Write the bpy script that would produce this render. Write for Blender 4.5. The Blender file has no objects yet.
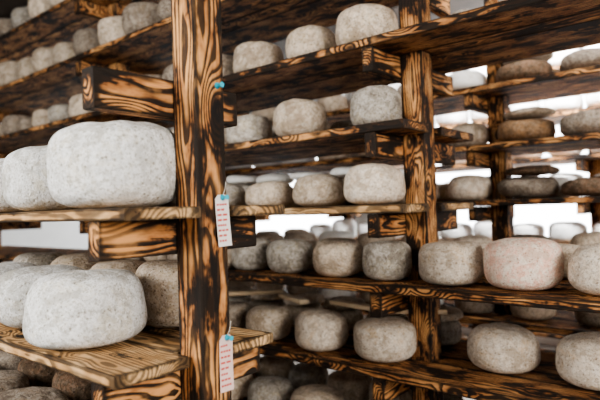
import bpy, bmesh, math, random
from mathutils import Vector, Matrix, noise
random.seed(7)
EYE=1.55
COL=bpy.context.scene.collection

# ------------------------------------------------ node helper
class NT:
    def __init__(s,name):
        s.m=bpy.data.materials.new(name); s.m.use_nodes=True
        s.t=s.m.node_tree; s.t.nodes.clear()
        s.out=s.t.nodes.new('ShaderNodeOutputMaterial')
        s.b=s.t.nodes.new('ShaderNodeBsdfPrincipled')
        s.t.links.new(s.b.outputs[0],s.out.inputs[0])
    def n(s,typ,**k):
        x=s.t.nodes.new(typ)
        for a,v in k.items(): setattr(x,a,v)
        return x
    def l(s,a,b): s.t.links.new(a,b)
    def put(s,inp,v):
        if hasattr(v,'links'): s.l(v,inp)
        else: inp.default_value=v
    def math(s,op,a,b=0.0,c=None,clamp=False):
        x=s.n('ShaderNodeMath',operation=op); x.use_clamp=clamp
        s.put(x.inputs[0],a); s.put(x.inputs[1],b)
        if c is not None: s.put(x.inputs[2],c)
        return x.outputs[0]
    def vm(s,op,a,b):
        x=s.n('ShaderNodeVectorMath',operation=op); s.put(x.inputs[0],a); s.put(x.inputs[1],b); return x.outputs[0]
    def noise(s,vec,scale,detail=3,rough=.5,dist=0):
        x=s.n('ShaderNodeTexNoise'); s.l(vec,x.inputs['Vector'])
        x.inputs['Scale'].default_value=scale; x.inputs['Detail'].default_value=detail
        x.inputs['Roughness'].default_value=rough; x.inputs['Distortion'].default_value=dist
        return x.outputs[0]
    def mr(s,v,a,b,c=0,d=1,smooth=True):
        x=s.n('ShaderNodeMapRange'); x.interpolation_type='SMOOTHSTEP' if smooth else 'LINEAR'
        s.put(x.inputs[0],v)
        for i,q in enumerate((a,b,c,d)): s.put(x.inputs[i+1],q)
        return x.outputs[0]
    def mix(s,f,a,b,mode='MIX'):
        x=s.n('ShaderNodeMix',data_type='RGBA',blend_type=mode)
        s.put(x.inputs[0],f)
        s.put(x.inputs[6],a if hasattr(a,'links') else (*a,1)); s.put(x.inputs[7],b if hasattr(b,'links') else (*b,1))
        return x.outputs[2]
    def bump(s,h,strength,dist,normal=None):
        x=s.n('ShaderNodeBump'); x.inputs['Strength'].default_value=strength; x.inputs['Distance'].default_value=dist
        s.l(h,x.inputs['Height'])
        if normal: s.l(normal,x.inputs['Normal'])
        return x.outputs[0]

def wood(name, light=(.68,.36,.145), mid=(.35,.145,.050), dark=(.009,.007,.006), char=.5, ring=.011, linechar=.9, edge=.7):
    N=NT(name)
    tc=N.n('ShaderNodeTexCoord'); obj=tc.outputs['Object']
    oi=N.n('ShaderNodeObjectInfo'); rnd=oi.outputs['Random']
    off=N.n('ShaderNodeCombineXYZ')
    N.l(N.math('MULTIPLY',rnd,53.),off.inputs[0]); N.l(N.math('MULTIPLY',rnd,31.),off.inputs[1]); N.l(N.math('MULTIPLY',rnd,77.),off.inputs[2])
    o=off.outputs[0]
    n1=N.noise(N.vm('ADD',N.vm('MULTIPLY',obj,(2.6,9,9)),o),1.0,2)
    nf=N.noise(N.vm('ADD',N.vm('MULTIPLY',obj,(8,60,60)),o),1.0,2)
    vo=N.n('ShaderNodeTexVoronoi'); N.l(N.vm('ADD',N.vm('MULTIPLY',obj,(4.2,9,9)),o),vo.inputs['Vector']); vo.inputs['Scale'].default_value=1
    d=vo.outputs['Distance']
    k=N.mr(d,0.0,.48,1,0)
    sep=N.n('ShaderNodeSeparateXYZ'); N.l(obj,sep.inputs[0])
    cy=N.math('ADD',sep.outputs[1],N.math('MULTIPLY_ADD',rnd,.10,-.02))
    cz=N.math('ADD',sep.outputs[2],N.math('MULTIPLY_ADD',N.math('FRACT',N.math('MULTIPLY',rnd,7.31)),.10,-.03))
    r=N.math('SQRT',N.math('ADD',N.math('MULTIPLY',cy,cy),N.math('MULTIPLY',cz,cz)))
    r=N.math('MULTIPLY_ADD',n1,.085,r)
    r=N.math('MULTIPLY_ADD',nf,.008,r)
    r=N.math('MULTIPLY_ADD',k,.05,r)
    ph=N.math('FRACT',N.math('DIVIDE',r,ring))
    line=N.math('MULTIPLY',N.mr(ph,.30,.64),N.mr(ph,.90,1.0,1,0))
    fib=N.noise(N.vm('ADD',N.vm('MULTIPLY',obj,(10,260,260)),o),1.0,3,.6)
    patch=N.noise(N.vm('ADD',N.vm('MULTIPLY',obj,(6.0,12,12)),N.vm('MULTIPLY',o,(1.7,1.7,1.7))),1.0,4,.65)
    ragged=N.math('MULTIPLY_ADD',fib,.18,N.math('ADD',patch,-.09))
    charm=N.mr(ragged,.66-.24*char,.70-.20*char)
    la=N.math('MULTIPLY',line,N.mr(patch,.28,.44,linechar*.6,linechar))
    base=N.mix(N.mr(patch,.36,.56),light,mid)
    base=N.mix(N.math('MULTIPLY',N.mr(fib,.40,.75),.35),base,(mid[0]*.5,mid[1]*.5,mid[2]*.5))
    c=N.mix(la,base,dark)
    c=N.mix(N.math('MULTIPLY',charm,.96),c,dark)
    at=N.n('ShaderNodeAttribute'); at.attribute_name='edge'
    ef=N.mr(N.math('ADD',at.outputs['Fac'],N.math('MULTIPLY',N.math('SUBTRACT',patch,.5),1.8)),.36,.84)
    c=N.mix(N.math('MULTIPLY',ef,edge),c,(.016,.011,.008))
    knot=N.mr(d,.08,.18,1,0)
    c=N.mix(N.math('MULTIPLY',knot,.95),c,(.008,.006,.006))
    N.l(c,N.b.inputs['Base Color'])
    N.b.inputs['Roughness'].default_value=.75
    N.b.inputs['Specular IOR Level'].default_value=.25
    hh=N.math('ADD',N.math('MULTIPLY',line,.7),N.math('MULTIPLY',fib,.6))
    N.l(N.bump(hh,.55,.002),N.b.inputs['Normal'])
    return N.m

def rind(name,a,b,spot,spotamt=.6,dust=(.62,.62,.60),dustamt=.4,bump=.85,tint=(.55,.45,.27),tintamt=.3):
    N=NT(name)
    tc=N.n('ShaderNodeTexCoord'); oi=N.n('ShaderNodeObjectInfo'); rnd=oi.outputs['Random']
    off=N.n('ShaderNodeCombineXYZ')
    for i,q in enumerate((41.,67.,23.)): N.l(N.math('MULTIPLY',rnd,q),off.inputs[i])
    p=N.vm('ADD',tc.outputs['Object'],off.outputs[0])
    p2=N.vm('ADD',p,(3.3,7.1,1.9))
    cloud=N.noise(p,12,6,.72,.5); big=N.noise(p,22,6,.76,.5); med=N.noise(p,64,5,.75); fine=N.noise(p,170,4,.7)
    yel=N.noise(p2,15,6,.76,.5)
    vo=N.n('ShaderNodeTexVoronoi'); N.l(p,vo.inputs['Vector']); vo.inputs['Scale'].default_value=75
    c=N.mix(N.mr(big,.45,.55),a,b)
    c=N.mix(N.math('MULTIPLY',N.mr(yel,.51,.60),tintamt),c,tint)
    dark=tuple(x*.5+y*.5 for x,y in zip(b,spot))
    c=N.mix(N.math('MULTIPLY',N.mr(med,.47,.58),dustamt),c,dust)
    c=N.mix(N.math('MULTIPLY',N.mr(cloud,.51,.60),.72),c,dark)
    c=N.mix(N.math('MULTIPLY',N.mr(fine,.53,.62),spotamt),c,spot)
    c=N.mix(N.math('MULTIPLY',N.math('MULTIPLY',N.mr(vo.outputs['Distance'],.14,.28,1,0),N.mr(big,.42,.54)),.8),c,spot)
    v=N.math('MULTIPLY_ADD',rnd,.34,.92)
    hs=N.n('ShaderNodeHueSaturation'); N.l(v,hs.inputs['Value']); N.l(c,hs.inputs['Color'])
    N.l(hs.outputs[0],N.b.inputs['Base Color'])
    N.b.inputs['Roughness'].default_value=.95; N.b.inputs['Specular IOR Level'].default_value=.12
    h=N.math('ADD',N.math('MULTIPLY',med,1.0),N.math('MULTIPLY',fine,.6))
    h=N.math('ADD',h,N.math('MULTIPLY',big,.8))
    h=N.math('SUBTRACT',h,N.math('MULTIPLY',N.mr(vo.outputs['Distance'],.0,.3,1,0),.45))
    N.l(N.bump(h,bump,.007),N.b.inputs['Normal'])
    return N.m

def plain(name,col,rough=.6,scale=4,var=.12,bump=.1):
    N=NT(name); tc=N.n('ShaderNodeTexCoord')
    n=N.noise(tc.outputs['Object'],scale,5,.6)
    c=N.mix(N.mr(n,.3,.7),col,tuple(x*(1-var) for x in col))
    N.l(c,N.b.inputs['Base Color']); N.b.inputs['Roughness'].default_value=rough
    N.l(N.bump(n,bump,.01),N.b.inputs['Normal'])
    return N.m
def emit(name,col,st):
    N=NT(name); N.b.inputs['Base Color'].default_value=(*col,1)
    N.b.inputs['Emission Color'].default_value=(*col,1); N.b.inputs['Emission Strength'].default_value=st
    return N.m

W_POST=wood('burnt_pine_post',light=(.72,.385,.155),char=.64,ring=.0115,edge=.92)
W_BEAR=wood('burnt_pine_bearer',light=(.66,.335,.13),char=.58,ring=.013,linechar=.97,edge=.95)
W_BOARD=wood('burnt_pine_board',light=(.66,.345,.14),char=.60,ring=.011,linechar=.96,edge=.85)
W_LIGHT=wood('scorched_pine_board',light=(.70,.47,.25),mid=(.48,.28,.125),char=.32,ring=.012,linechar=.65,edge=.8)
W_SLAT=wood('pale_slat_wood',light=(.86,.72,.52),mid=(.76,.58,.38),char=-.3,ring=.010,linechar=.2,edge=.05)
R={}
R['pale']=rind('rind_pale',(.66,.67,.675),(.52,.52,.51),(.27,.25,.20),.6,(.82,.83,.84),.6,tint=(.58,.51,.36),tintamt=.35)
R['cream']=rind('rind_cream',(.72,.63,.53),(.56,.475,.385),(.25,.18,.115),.55,(.83,.78,.72),.55,tint=(.66,.47,.27),tintamt=.45)
R['pink']=rind('rind_pink',(.72,.47,.37),(.70,.60,.51),(.36,.18,.11),.5,(.83,.75,.68),.5,tint=(.66,.34,.22),tintamt=.5)
R['grey']=rind('rind_grey',(.43,.395,.35),(.29,.26,.22),(.09,.07,.05),.6,(.63,.60,.56),.5)
R['tan']=rind('rind_tan',(.58,.48,.375),(.42,.34,.26),(.15,.105,.065),.55,(.73,.67,.60),.5)
R['dark_shaded']=rind('rind_dark_shaded',(.31,.26,.21),(.20,.16,.125),(.06,.045,.035),.6,(.46,.42,.37),.42,tint=(.30,.21,.13))  # dark grey-brown rind; shade of the upper rows is put into its colour
R['brown']=rind('rind_brown',(.18,.11,.07),(.10,.07,.045),(.035,.025,.02),.5,(.31,.25,.20),.28,tint=(.18,.10,.055))
R['ochre']=rind('rind_ochre',(.34,.20,.105),(.23,.145,.085),(.08,.05,.03),.5,(.48,.39,.30),.32,tint=(.38,.21,.10),tintamt=.5)
R['white']=rind('rind_white',(.86,.86,.85),(.78,.78,.76),(.6,.56,.5),.3,(.92,.92,.92),.5,tintamt=.1)

# ------------------------------------------------ geometry helpers
def empty(name):
    e=bpy.data.objects.new(name,None); COL.objects.link(e); return e
def beam(name,parent,c,length,w,h,axis,mat,seg=.06,jit=.0016,bev=.0028):
    n=max(2,int(length/seg)); bm=bmesh.new(); rings=[]
    lay=bm.verts.layers.float.new('edge')
    sd=random.uniform(0,99)
    iy=min(.018,w*.3); iz=min(.018,h*.3)
    Y=w/2; Z=h/2
    prof=[]
    def side(p0,p1,ins):
        d=(Vector(p1)-Vector(p0)); L=d.length; d/=L
        a=Vector(p0)+d*ins; b=Vector(p1)-d*ins
        prof.append((p0[0],p0[1],1)); prof.append((a.x,a.y,0)); prof.append((b.x,b.y,0)); prof.append((p1[0],p1[1],1))
    side((-Y+bev,-Z),(Y-bev,-Z),iy); side((Y,-Z+bev),(Y,Z-bev),iz*.8); side((Y-bev,Z),(-Y+bev,Z),iy); side((-Y,Z-bev),(-Y,-Z+bev),iz*.8)
    P=len(prof)
    m_=min(.03,length*.2)
    xs=[-length/2,-length/2+bev,-length/2+m_]+[-length/2+m_+(length-2*m_)*i/n for i in range(1,n+1)]+[length/2-bev,length/2]
    for j,x in enumerate(xs):
        end=(j==0 or j==len(xs)-1); near=(j<=1 or j>=len(xs)-2); ring=[]
        for (y,z,e) in prof:
            f=1-(bev*.8/max(w,h) if end else 0)
            dy=noise.noise(Vector((x*5+sd,y*20,z*20)))*jit; dz=noise.noise(Vector((x*5,y*20+sd,z*20+9)))*jit
            v=bm.verts.new((x,y*f+dy,z*f+dz)); v[lay]=1.0 if near else float(e)
            ring.append(v)
        rings.append(ring)
    for a,b in zip(rings,rings[1:]):
        for i in range(P): bm.faces.new((a[i],b[i],b[(i+1)%P],a[(i+1)%P]))
    for rg in (rings[0],rings[-1]):
        c0=Vector((0,0,0))
        for v in rg: c0+=v.co
        cv=bm.verts.new(c0/P); cv[lay]=0.0
        for i in range(P): bm.faces.new((cv,rg[i],rg[(i+1)%P]))
    bmesh.ops.recalc_face_normals(bm,faces=bm.faces)
    me=bpy.data.meshes.new(name); bm.to_mesh(me); bm.free(); me.materials.append(mat)
    o=bpy.data.objects.new(name,me); COL.objects.link(o)
    o.location=c
    if axis=='v': o.rotation_euler=(0,0,math.pi/2)
    if axis=='z': o.rotation_euler=(0,-math.pi/2,0)
    if parent: o.parent=parent
    return o

def cheese(u,v,z,dia,h,kind,n=3.7,res=(48,28),tilt=(0,0),name='cheese_wheel',wob=1.0):
    """drum-shaped wheel: flat base and top, near-vertical slightly bulging side, rounded rims"""
    Rr=dia/2; H=h/2; sd=random.uniform(0,200)
    bm=bmesh.new(); S,K=res; rows=[]
    n=n+random.uniform(-.6,.5); m=n*random.uniform(.85,1.15); skew=random.uniform(-.04,.08)
    ta=random.uniform(0,6.28); tl=random.uniform(0,.035)*wob
    for j in range(1,K):
        ph=-math.pi/2+math.pi*j/K; cc=math.cos(ph); ss=math.sin(ph)
        rr=Rr*abs(cc)**(2/n); zz=H*math.copysign(abs(ss)**(2/m),ss)
        rr*=1-skew*(zz/H); row=[]; t=(zz+H)/(2*H)
        for i in range(S):
            th=2*math.pi*i/S; x=rr*math.cos(th); y=rr*math.sin(th)
            p=Vector((x*6+sd,y*6,zz*4)); q=Vector((x*28,y*28+sd,zz*28))
            d=1+wob*(.036*noise.noise(p)+.011*noise.noise(q))
            zq=zz+t*((x*math.cos(ta)+y*math.sin(ta))*tl+wob*.010*noise.noise(p+Vector((9,9,9)))+.003*noise.noise(q)-.003)
            row.append(bm.verts.new((x*d,y*d,max(-H,zq))))
        rows.append(row)
    b0=bm.verts.new((0,0,-H)); t0=bm.verts.new((0,0,sum(v.co.z for v in rows[-1])/S))
    for a,b in zip(rows,rows[1:]):
        for i in range(S): bm.faces.new((a[i],a[(i+1)%S],b[(i+1)%S],b[i]))
    for i in range(S):
        bm.faces.new((b0,rows[0][(i+1)%S],rows[0][i])); bm.faces.new((t0,rows[-1][i],rows[-1][(i+1)%S]))
    for f in bm.faces: f.smooth=True
    me=bpy.data.meshes.new(name); bm.to_mesh(me); bm.free(); me.materials.append(R[kind])
    o=bpy.data.objects.new(name,me); COL.objects.link(o)
    lift=Rr*math.sin(abs(tilt[0])+abs(tilt[1]))*.9
    o.location=(u,v,EYE+z+H+lift+.0005)
    o.rotation_euler=(tilt[0],tilt[1],random.uniform(0,6.28) if tilt==(0,0) else 0)
    return o

def rack(name,v0,v1,pv,ps,post_us,levels,top,bw=.045,bh=.08,th=.028,bext=0):
    e=empty(name)
    for i,pu in enumerate(post_us):
        beam('post_%d'%(i+1),e,(pu,pv,top/2),top,ps,ps,'z',W_POST)
    k=0
    for (z,ua,ub,mat) in levels:
        k+=1
        zz=EYE+z-th/2; L=ub-ua
        fa=pv-ps/2-.006; fb=pv+ps/2+.006
        beam('board_front_%d'%k,e,((ua+ub)/2,(v0+fa)/2,zz),L,fa-v0,th,'u',mat)
        back=v1-fb
        beam('board_back_%d'%k,e,((ua+ub)/2,fb+back/2,zz),L,back,th,'u',mat)
        pus=sorted([p for p in post_us if ua-ps<p<ub+ps]); segs=[]; cur=ua
        for p in pus:
            if p-ps/2-.004-cur>.1: segs.append((cur,p-ps/2-.004))
            cur=p+ps/2+.004
        if ub-cur>.1: segs.append((cur,ub))
        for s,(a,b) in enumerate(segs):
            beam('board_middle_%d_%d'%(k,s),e,((a+b)/2,pv,zz),b-a,fb-fa-.006,th,'u',mat)
        for j,p in enumerate(pus):
            beam('bearer_%d_%d'%(k,j),e,(p-ps/2-bw/2,(v0+v1+bext)/2,EYE+z-th-bh/2-.001),v1+bext-v0-.01,bw,bh,'v',W_BEAR)
    return e

# ------------------------------------------------ RACK A (foreground left)
PA=.08; AU=-.93
A=rack('cheese_aging_rack',.545,.985,.77,PA,[AU,-3.0],
  [(.012,-3.2,-.875,W_LIGHT),(-.305,-3.2,-.925,W_LIGHT),(-.655,-3.2,-.885,W_BOARD),(-1.0,-3.2,-.885,W_BOARD)],3.15,bw=.045,bh=.078,th=.024)
beam('bearer_upper',A,(AU-PA/2-.0225,.735,EYE+.250),.38,.045,.082,'v',W_BEAR)
beam('bearer_upper_left',A,(-3.0-PA/2-.0225,.735,EYE+.250),.38,.045,.082,'v',W_BEAR)
ZA0,ZA1,ZA2=.012,-.305,-.655
cheese(-1.09,.665,ZA0,.282,.190,'pale',3.8,(110,56),wob=.8)
cheese(-1.41,.69,ZA0,.272,.172,'pale',3.6,(80,48),wob=.8)
cheese(-1.70,.68,ZA0,.27,.165,'pale')
cheese(-1.135,.885,ZA0,.19,.15,'cream')
cheese(-1.42,.90,ZA0,.20,.15,'grey')
cheese(-1.69,.90,ZA0,.20,.15,'grey')
cheese(-1.243,.668,ZA1,.272,.172,'pale',3.6,(110,56),wob=.8)
cheese(-1.535,.70,ZA1,.265,.166,'pale',3.6,(80,48))
cheese(-1.82,.69,ZA1,.265,.165,'pale')
for u,k in ((-1.225,'tan'),(-1.48,'tan'),(-1.74,'tan'),(-2.0,'grey')): cheese(u,.905,ZA1,.195,.175,k)
for i in range(5):
    cheese(-1.08-.27*i,.67,ZA2,.25,.15,'dark_shaded'); cheese(-1.2-.26*i,.91,ZA2,.20,.16,random.choice(['brown','dark_shaded']))

# ------------------------------------------------ RACK B
LB={3:1.055,2:.660,1:.325,0:.008,-1:-.30,-2:-.63,-3:-.98,4:1.46}
PB=.098
B=rack('cheese_aging_rack',1.78,2.44,2.045,PB,[1.35,-1.06,-3.3,-5.5],
  [(LB[2],-6.2,1.6,W_BOARD),(LB[1],-6.2,-.985,W_BOARD),(LB[0],-6.2,-.995,W_LIGHT),(LB[-1],-6.2,1.6,W_BOARD),(LB[-2],-6.2,1.6,W_BOARD),(LB[-3],-6.2,1.6,W_BOARD),(LB[3],-6.2,1.6,W_BOARD),(LB[4],-6.2,1.6,W_BOARD)],3.15,bw=.05,bh=.095,th=.034,bext=.08)
front={
 2:[(-1.862,.250,.165,'tan'),(-1.535,.238,.165,'tan'),(-1.225,.262,.172,'tan')],
 1:[(-1.953,.23,.155,'grey'),(-1.605,.252,.180,'tan'),(-1.19,.212,.172,'grey')],
 0:[(-1.821,.244,.130,'tan'),(-1.51,.242,.150,'tan'),(-1.205,.25,.168,'cream')],
 -1:[(-1.95,.212,.158,'grey'),(-1.684,.222,.158,'grey'),(-1.405,.225,.158,'tan'),(-1.155,.203,.165,'grey'),(-.885,.238,.168,'cream'),(-.622,.258,.178,'pink'),(-.350,.25,.172,'cream'),(-.09,.245,.17,'pink'),(.18,.25,.17,'cream')],
 -2:[(-1.841,.228,.158,'tan'),(-1.51,.24,.168,'cream'),(-1.19,.258,.165,'cream')],
 -3:[(-1.85,.23,.15,'grey'),(-1.56,.25,.16,'tan'),(-1.26,.24,.15,'tan'),(-.98,.25,.15,'cream'),(-.7,.25,.15,'tan'),(-.4,.25,.15,'tan')],
}
for L,row in front.items():
    for (u,d,h,k) in row: cheese(u,1.93+random.uniform(-.012,.012),LB[L],d,h,k,3.6,(64,36))
for (u,k) in ((-.745,'cream'),(-.425,'cream'),(-.13,'cream'),(.16,'tan')): cheese(u,2.06 if u>-.9 else 2.0,LB[-2],.258,.170,k,3.6,(64,36))
def slat(u,v,z,rz,ry,l=.30):
    o=beam('wooden_slat',None,(u,v,EYE+z),l,.048,.020,'u',W_SLAT,bev=.002); o.rotation_euler=(0,ry,rz)
for (u,v,rz,ry) in ((-2.06,2.06,.9,.02),(-1.76,2.02,-.50,-.03),(-1.40,2.02,-.30,-.03),(-1.12,2.03,.55,.02)):
    slat(u,v,LB[-2]+.190,rz,ry)
for L in (4,3,2,1,0,-1,-2,-3):
    u=-2.15 if L in front else -1.2
    while u>-6.0:
        d=random.uniform(.225,.26)
        if L>=3: d=random.uniform(.27,.30)
        if not (L==-1 and u<-3.2) and not(L==0 and u<-4.0): cheese(u,1.93+random.uniform(-.015,.015),LB[L],d,d*random.uniform(.56,.76),random.choice(['grey','dark_shaded','dark_shaded','tan']) if L>0 else random.choice(['grey','tan','dark_shaded']),3.6,(32,20))
        u-=d+random.uniform(.015,.045)
    u=-1.29
    if L in(-1,-2,-3): u=.2
    while u>-5.0:
        d=random.uniform(.215,.235)
        if not (L==-1 and u<-3.2) and not(L==2 and u>-1.35) and not (L==-2 and -.95<u<0.3):
            h=d*random.uniform(.5,.68)
            if L==-2 and u>-2.8: h=.11
            dk=random.choice(['grey','tan','dark_shaded','tan'])
            cheese(u,2.29,LB[L],d,h,dk,3.7,(32,20))
            if L==0 and u>-2.8: cheese(u+.01,2.26,LB[L]+h-.001,d*.98,random.uniform(.045,.065),'white',3,(36,16))
            if L==-2 and u>-2.8: cheese(u+.01,2.30,LB[L]+h-.001,d*.98,.050,random.choice(['tan','cream']),3,(36,16))
        u-=random.uniform(.245,.28)

# ------------------------------------------------ RACK C
LC={3:1.02,2:.675,1:.34,0:.02,-1:-.32,-2:-.66,-3:-1.0}
C=rack('cheese_aging_rack',3.02,3.62,3.30,.10,[1.3,-1.17,-3.4],
  [(LC[l],-3.8,1.6,W_BOARD) for l in LC],3.15,bw=.05,bh=.085,th=.035,bext=.06)
kinds={2:['dark_shaded','ochre','dark_shaded','brown'],1:['ochre','brown','dark_shaded','ochre'],0:['ochre','brown','brown','dark_shaded'],3:['grey','tan']}
for L in LC:
    u=1.4; ci=0
    while u>-3.7:
        if u>-1.15 and L>=0:
            d=random.uniform(.28,.33); h=random.uniform(.10,.14); kk=kinds[L]; k=kk[ci%len(kk)]; ci+=1
            cheese(u,3.19,LC[L],d,h,k,2.9,(40,20),wob=1.4)
            if ci%2==0: cheese(u+.02,3.2,LC[L]+h-.002,d*.9,.06,random.choice(['cream','tan','white']) if L!=0 else 'brown',2.8,(40,18))
        elif random.random()<.9:
            cheese(u,3.19,LC[L],random.uniform(.23,.27),random.uniform(.12,.165),random.choice(['tan','cream','white','dark_shaded']),3.4,(40,20))
        if random.random()<.5: cheese(u+.05,3.48,LC[L],.23,random.uniform(.12,.16),random.choice(['white','white','cream']),3.7,(32,16))
        u-=.34

# ------------------------------------------------ RACK D (far)
D=rack('cheese_aging_rack',4.35,4.90,4.6,.10,[1.5,-.9,-3.2],
  [(LC[l],-3.6,2.6,W_BOARD) for l in LC],3.15,bw=.05,bh=.085,th=.035)
for L in LC:
    u=2.5
    while u>-3.5:
        d=random.uniform(.25,.285)
        if random.random()<.93: cheese(u,4.5,LC[L],d,random.uniform(.15,.22),'white',3.7,(28,16))
        u-=.30

# ------------------------------------------------ tags, pins
TAG=plain('tag_paper',(.82,.78,.76),.7,30,.06,.05); TAGP=plain('tag_paper_pink',(.80,.60,.56),.7,30,.08,.05); RED=plain('tag_red_ink',(.62,.10,.08),.6,60,.1,0)
BLUE=plain('pin_blue_plastic',(.02,.45,.62),.35,20,.05,0); STR=plain('tag_string',(.75,.72,.66),.8,60,.1,0)
def mk(name,bm,mat,parent=None):
    me=bpy.data.meshes.new(name); bm.to_mesh(me); bm.free(); me.materials.append(mat)
    o=bpy.data.objects.new(name,me); COL.objects.link(o)
    if parent: o.parent=parent
    return o
def pin(name,parent,loc,s=1.2):
    bm=bmesh.new()
    M=Matrix.Rotation(math.pi/2,4,'Y')
    for x,r1,r2,dp in ((.0015,.0055,.0045,.003),(.0065,.0032,.0026,.007),(.011,.0036,.0046,.003)):
        bmesh.ops.create_cone(bm,cap_ends=True,segments=20,radius1=r1*s,radius2=r2*s,depth=dp*s,matrix=Matrix.Translation((x*s,0,0))@M)
    o=mk(name,bm,BLUE,parent); o.location=loc; return o
def tag(v,ztop,w=.038,h=.100,rot=.04,paper=TAG):
    e=empty('paper_tag'); e.location=(AU+PA/2+.004,v,ztop); e.rotation_euler=(rot,0,0)
    bm=bmesh.new(); rows=[]; N_=8
    for j in range(N_+1):
        t=j/N_; z=-h*t; hw=w/2*(.55 if t==0 else 1); cur=.004*t*t
        if j==1: z=-h*.08
        rows.append([bm.verts.new((cur+.0,-hw,z)),bm.verts.new((cur,hw,z)),bm.verts.new((cur+.0007,hw,z)),bm.verts.new((cur+.0007,-hw,z))])
    for a,b in zip(rows,rows[1:]):
        for i in range(4): bm.faces.new((a[i],a[(i+1)%4],b[(i+1)%4],b[i]))
    bm.faces.new(rows[0][::-1]); bm.faces.new(rows[-1]); bmesh.ops.recalc_face_normals(bm,faces=bm.faces)
    mk('tag_card',bm,paper,e)
    bm=bmesh.new()
    for i in range(8):
        t=.17+.10*i; z=-h*t; x=.004*t*t+.0012; ww=w*random.uniform(.5,.85)
        y0=-w*.42
        segs=random.randint(2,4); yy=y0
        for s in range(segs):
            l=ww/segs*.8
            vs=[bm.verts.new((x,yy,z)),bm.verts.new((x,yy+l,z)),bm.verts.new((x,yy+l,z-.0045)),bm.verts.new((x,yy,z-.0045))]
            bm.faces.new(vs); yy+=ww/segs
    mk('tag_print',bm,RED,e)
    pin('push_pin',e,(.001,.002,-.006))
    cu=bpy.data.curves.new('tag_string','CURVE'); cu.dimensions='3D'; cu.bevel_depth=.0008
    sp=cu.splines.new('BEZIER'); sp.bezier_points.add(2)
    for b,co in zip(sp.bezier_points,((.002,.0,-.006),(.004,.008,.012),(.001,.014,.028))):
        b.co=co; b.handle_left_type=b.handle_right_type='AUTO'
    cu.materials.append(STR); s=bpy.data.objects.new('tag_string',cu); COL.objects.link(s); s.parent=e
tag(.790,EYE+.036,h=.112)
tag(.792,EYE-.268,h=.120,rot=-.03,paper=TAGP)
pin('push_pin',None,(AU+PA/2,.79,EYE+.275),1.3)

# ------------------------------------------------ room
def box(name,lo,hi,mat):
    bm=bmesh.new(); bmesh.ops.create_cube(bm,size=1)
    for v in bm.verts: v.co=Vector([(lo[i]+hi[i])/2+v.co[i]*(hi[i]-lo[i]) for i in range(3)])
    return mk(name,bm,mat)
WALL=plain('limewashed_plaster',(.80,.80,.79),.9,3,.08,.3); FLR=plain('concrete_floor',(.32,.29,.26),.8,5,.2,.3)
DARK=plain('dark_plank_ceiling',(.06,.045,.035),.8,6,.3,.3)
U0,U1,V0,V1,HT=-9.,3.4,-2.2,6.2,3.2
box('floor',(U0-.2,V0-.2,-.1),(U1+.2,V1+.2,0),FLR)
box('ceiling',(U0-.2,V0-.2,HT),(U1+.2,V1+.2,HT+.1),DARK)
box('wall_left',(U0-.2,V0-.2,0),(U0,V1+.2,HT),WALL)
box('wall_right',(U1,V0-.2,0),(U1+.2,V1+.2,HT),WALL)
box('wall_front',(U0,V0-.2,0),(U1,V0,HT),WALL)
box('wall_back',(U0,V1,0),(U1,V1+.2,HT),WALL)
FR=plain('window_frame_paint',(.8,.8,.78),.5,5,.05,.05); PANE=emit('overcast_window_pane',(.96,.98,1),8.0)
def window(name,uc,w,z0,z1,v,sgn):
    e=empty(name)
    p=box('pane',(uc-w/2,min(v,v+sgn*.01),z0),(uc+w/2,max(v,v+sgn*.01),z1),PANE); p.parent=e
    for i,(a,b,c,d) in enumerate(((uc-w/2-.06,uc-w/2,z0-.06,z1+.06),(uc+w/2,uc+w/2+.06,z0-.06,z1+.06),(uc-w/2,uc+w/2,z0-.06,z0),(uc-w/2,uc+w/2,z1,z1+.06),(uc-.02,uc+.02,z0,z1))):
        f=box('frame_%d'%(i+1),(a,min(v,v+sgn*.05),c),(b,max(v,v+sgn*.05),d),FR); f.parent=e
window('window_1',-.2,5.6,.9,3.0,V1,-1)
window('window_2',-6.5,4.4,.9,2.3,V1,-1)

def area(name,loc,target,sx,sy,power,col):
    l=bpy.data.lights.new(name,'AREA'); l.shape='RECTANGLE'; l.size=sx; l.size_y=sy; l.energy=power; l.color=col
    o=bpy.data.objects.new(name,l); COL.objects.link(o); o.location=loc
    o.rotation_euler=(Vector(target)-Vector(loc)).to_track_quat('-Z','Y').to_euler(); return o
area('daylight_window_front',(-1.9,-1.9,2.5),(-1.6,2.0,1.2),2.0,1.0,155,(1,.97,.92))
area('fill_area_right',(3.1,.2,2.4),(-1.5,2.0,1.3),1.8,1.2,200,(1,.945,.87))  # unseen area light added for direction; this wall has no window
area('fill_area_aisle',(.2,2.74,3.05),(.2,3.0,1.0),3.0,.3,45,(1,.97,.93))  # added fill light over the aisle, no lamp fitting there
area('fill_area_far_aisle',(.2,3.95,2.95),(.2,4.6,1.3),4.5,.35,380,(.98,.99,1))  # added fill to brighten the white wheels on rack D, not a fitting
w=bpy.data.worlds.new('overcast'); bpy.context.scene.world=w; w.use_nodes=True
w.node_tree.nodes['Background'].inputs[0].default_value=(.5,.55,.6,1); w.node_tree.nodes['Background'].inputs[1].default_value=.3

# ------------------------------------------------ camera
cam=bpy.data.cameras.new('camera'); co=bpy.data.objects.new('camera',cam); COL.objects.link(co)
cam.lens=32.4; cam.sensor_width=36; cam.clip_start=.02
co.matrix_world=Matrix.Translation((0,0,EYE))@Matrix.Rotation(math.radians(40),4,'Z')@Matrix.Rotation(math.radians(90.95),4,'X')@Matrix.Rotation(math.radians(-1.7),4,'Z')
cam.dof.use_dof=True; cam.dof.focus_distance=1.45; cam.dof.aperture_fstop=2.6
bpy.context.scene.camera=co
bpy.context.scene.view_settings.view_transform='AgX'
bpy.context.scene.view_settings.look='AgX - Medium High Contrast'
bpy.context.scene.view_settings.exposure=0.0
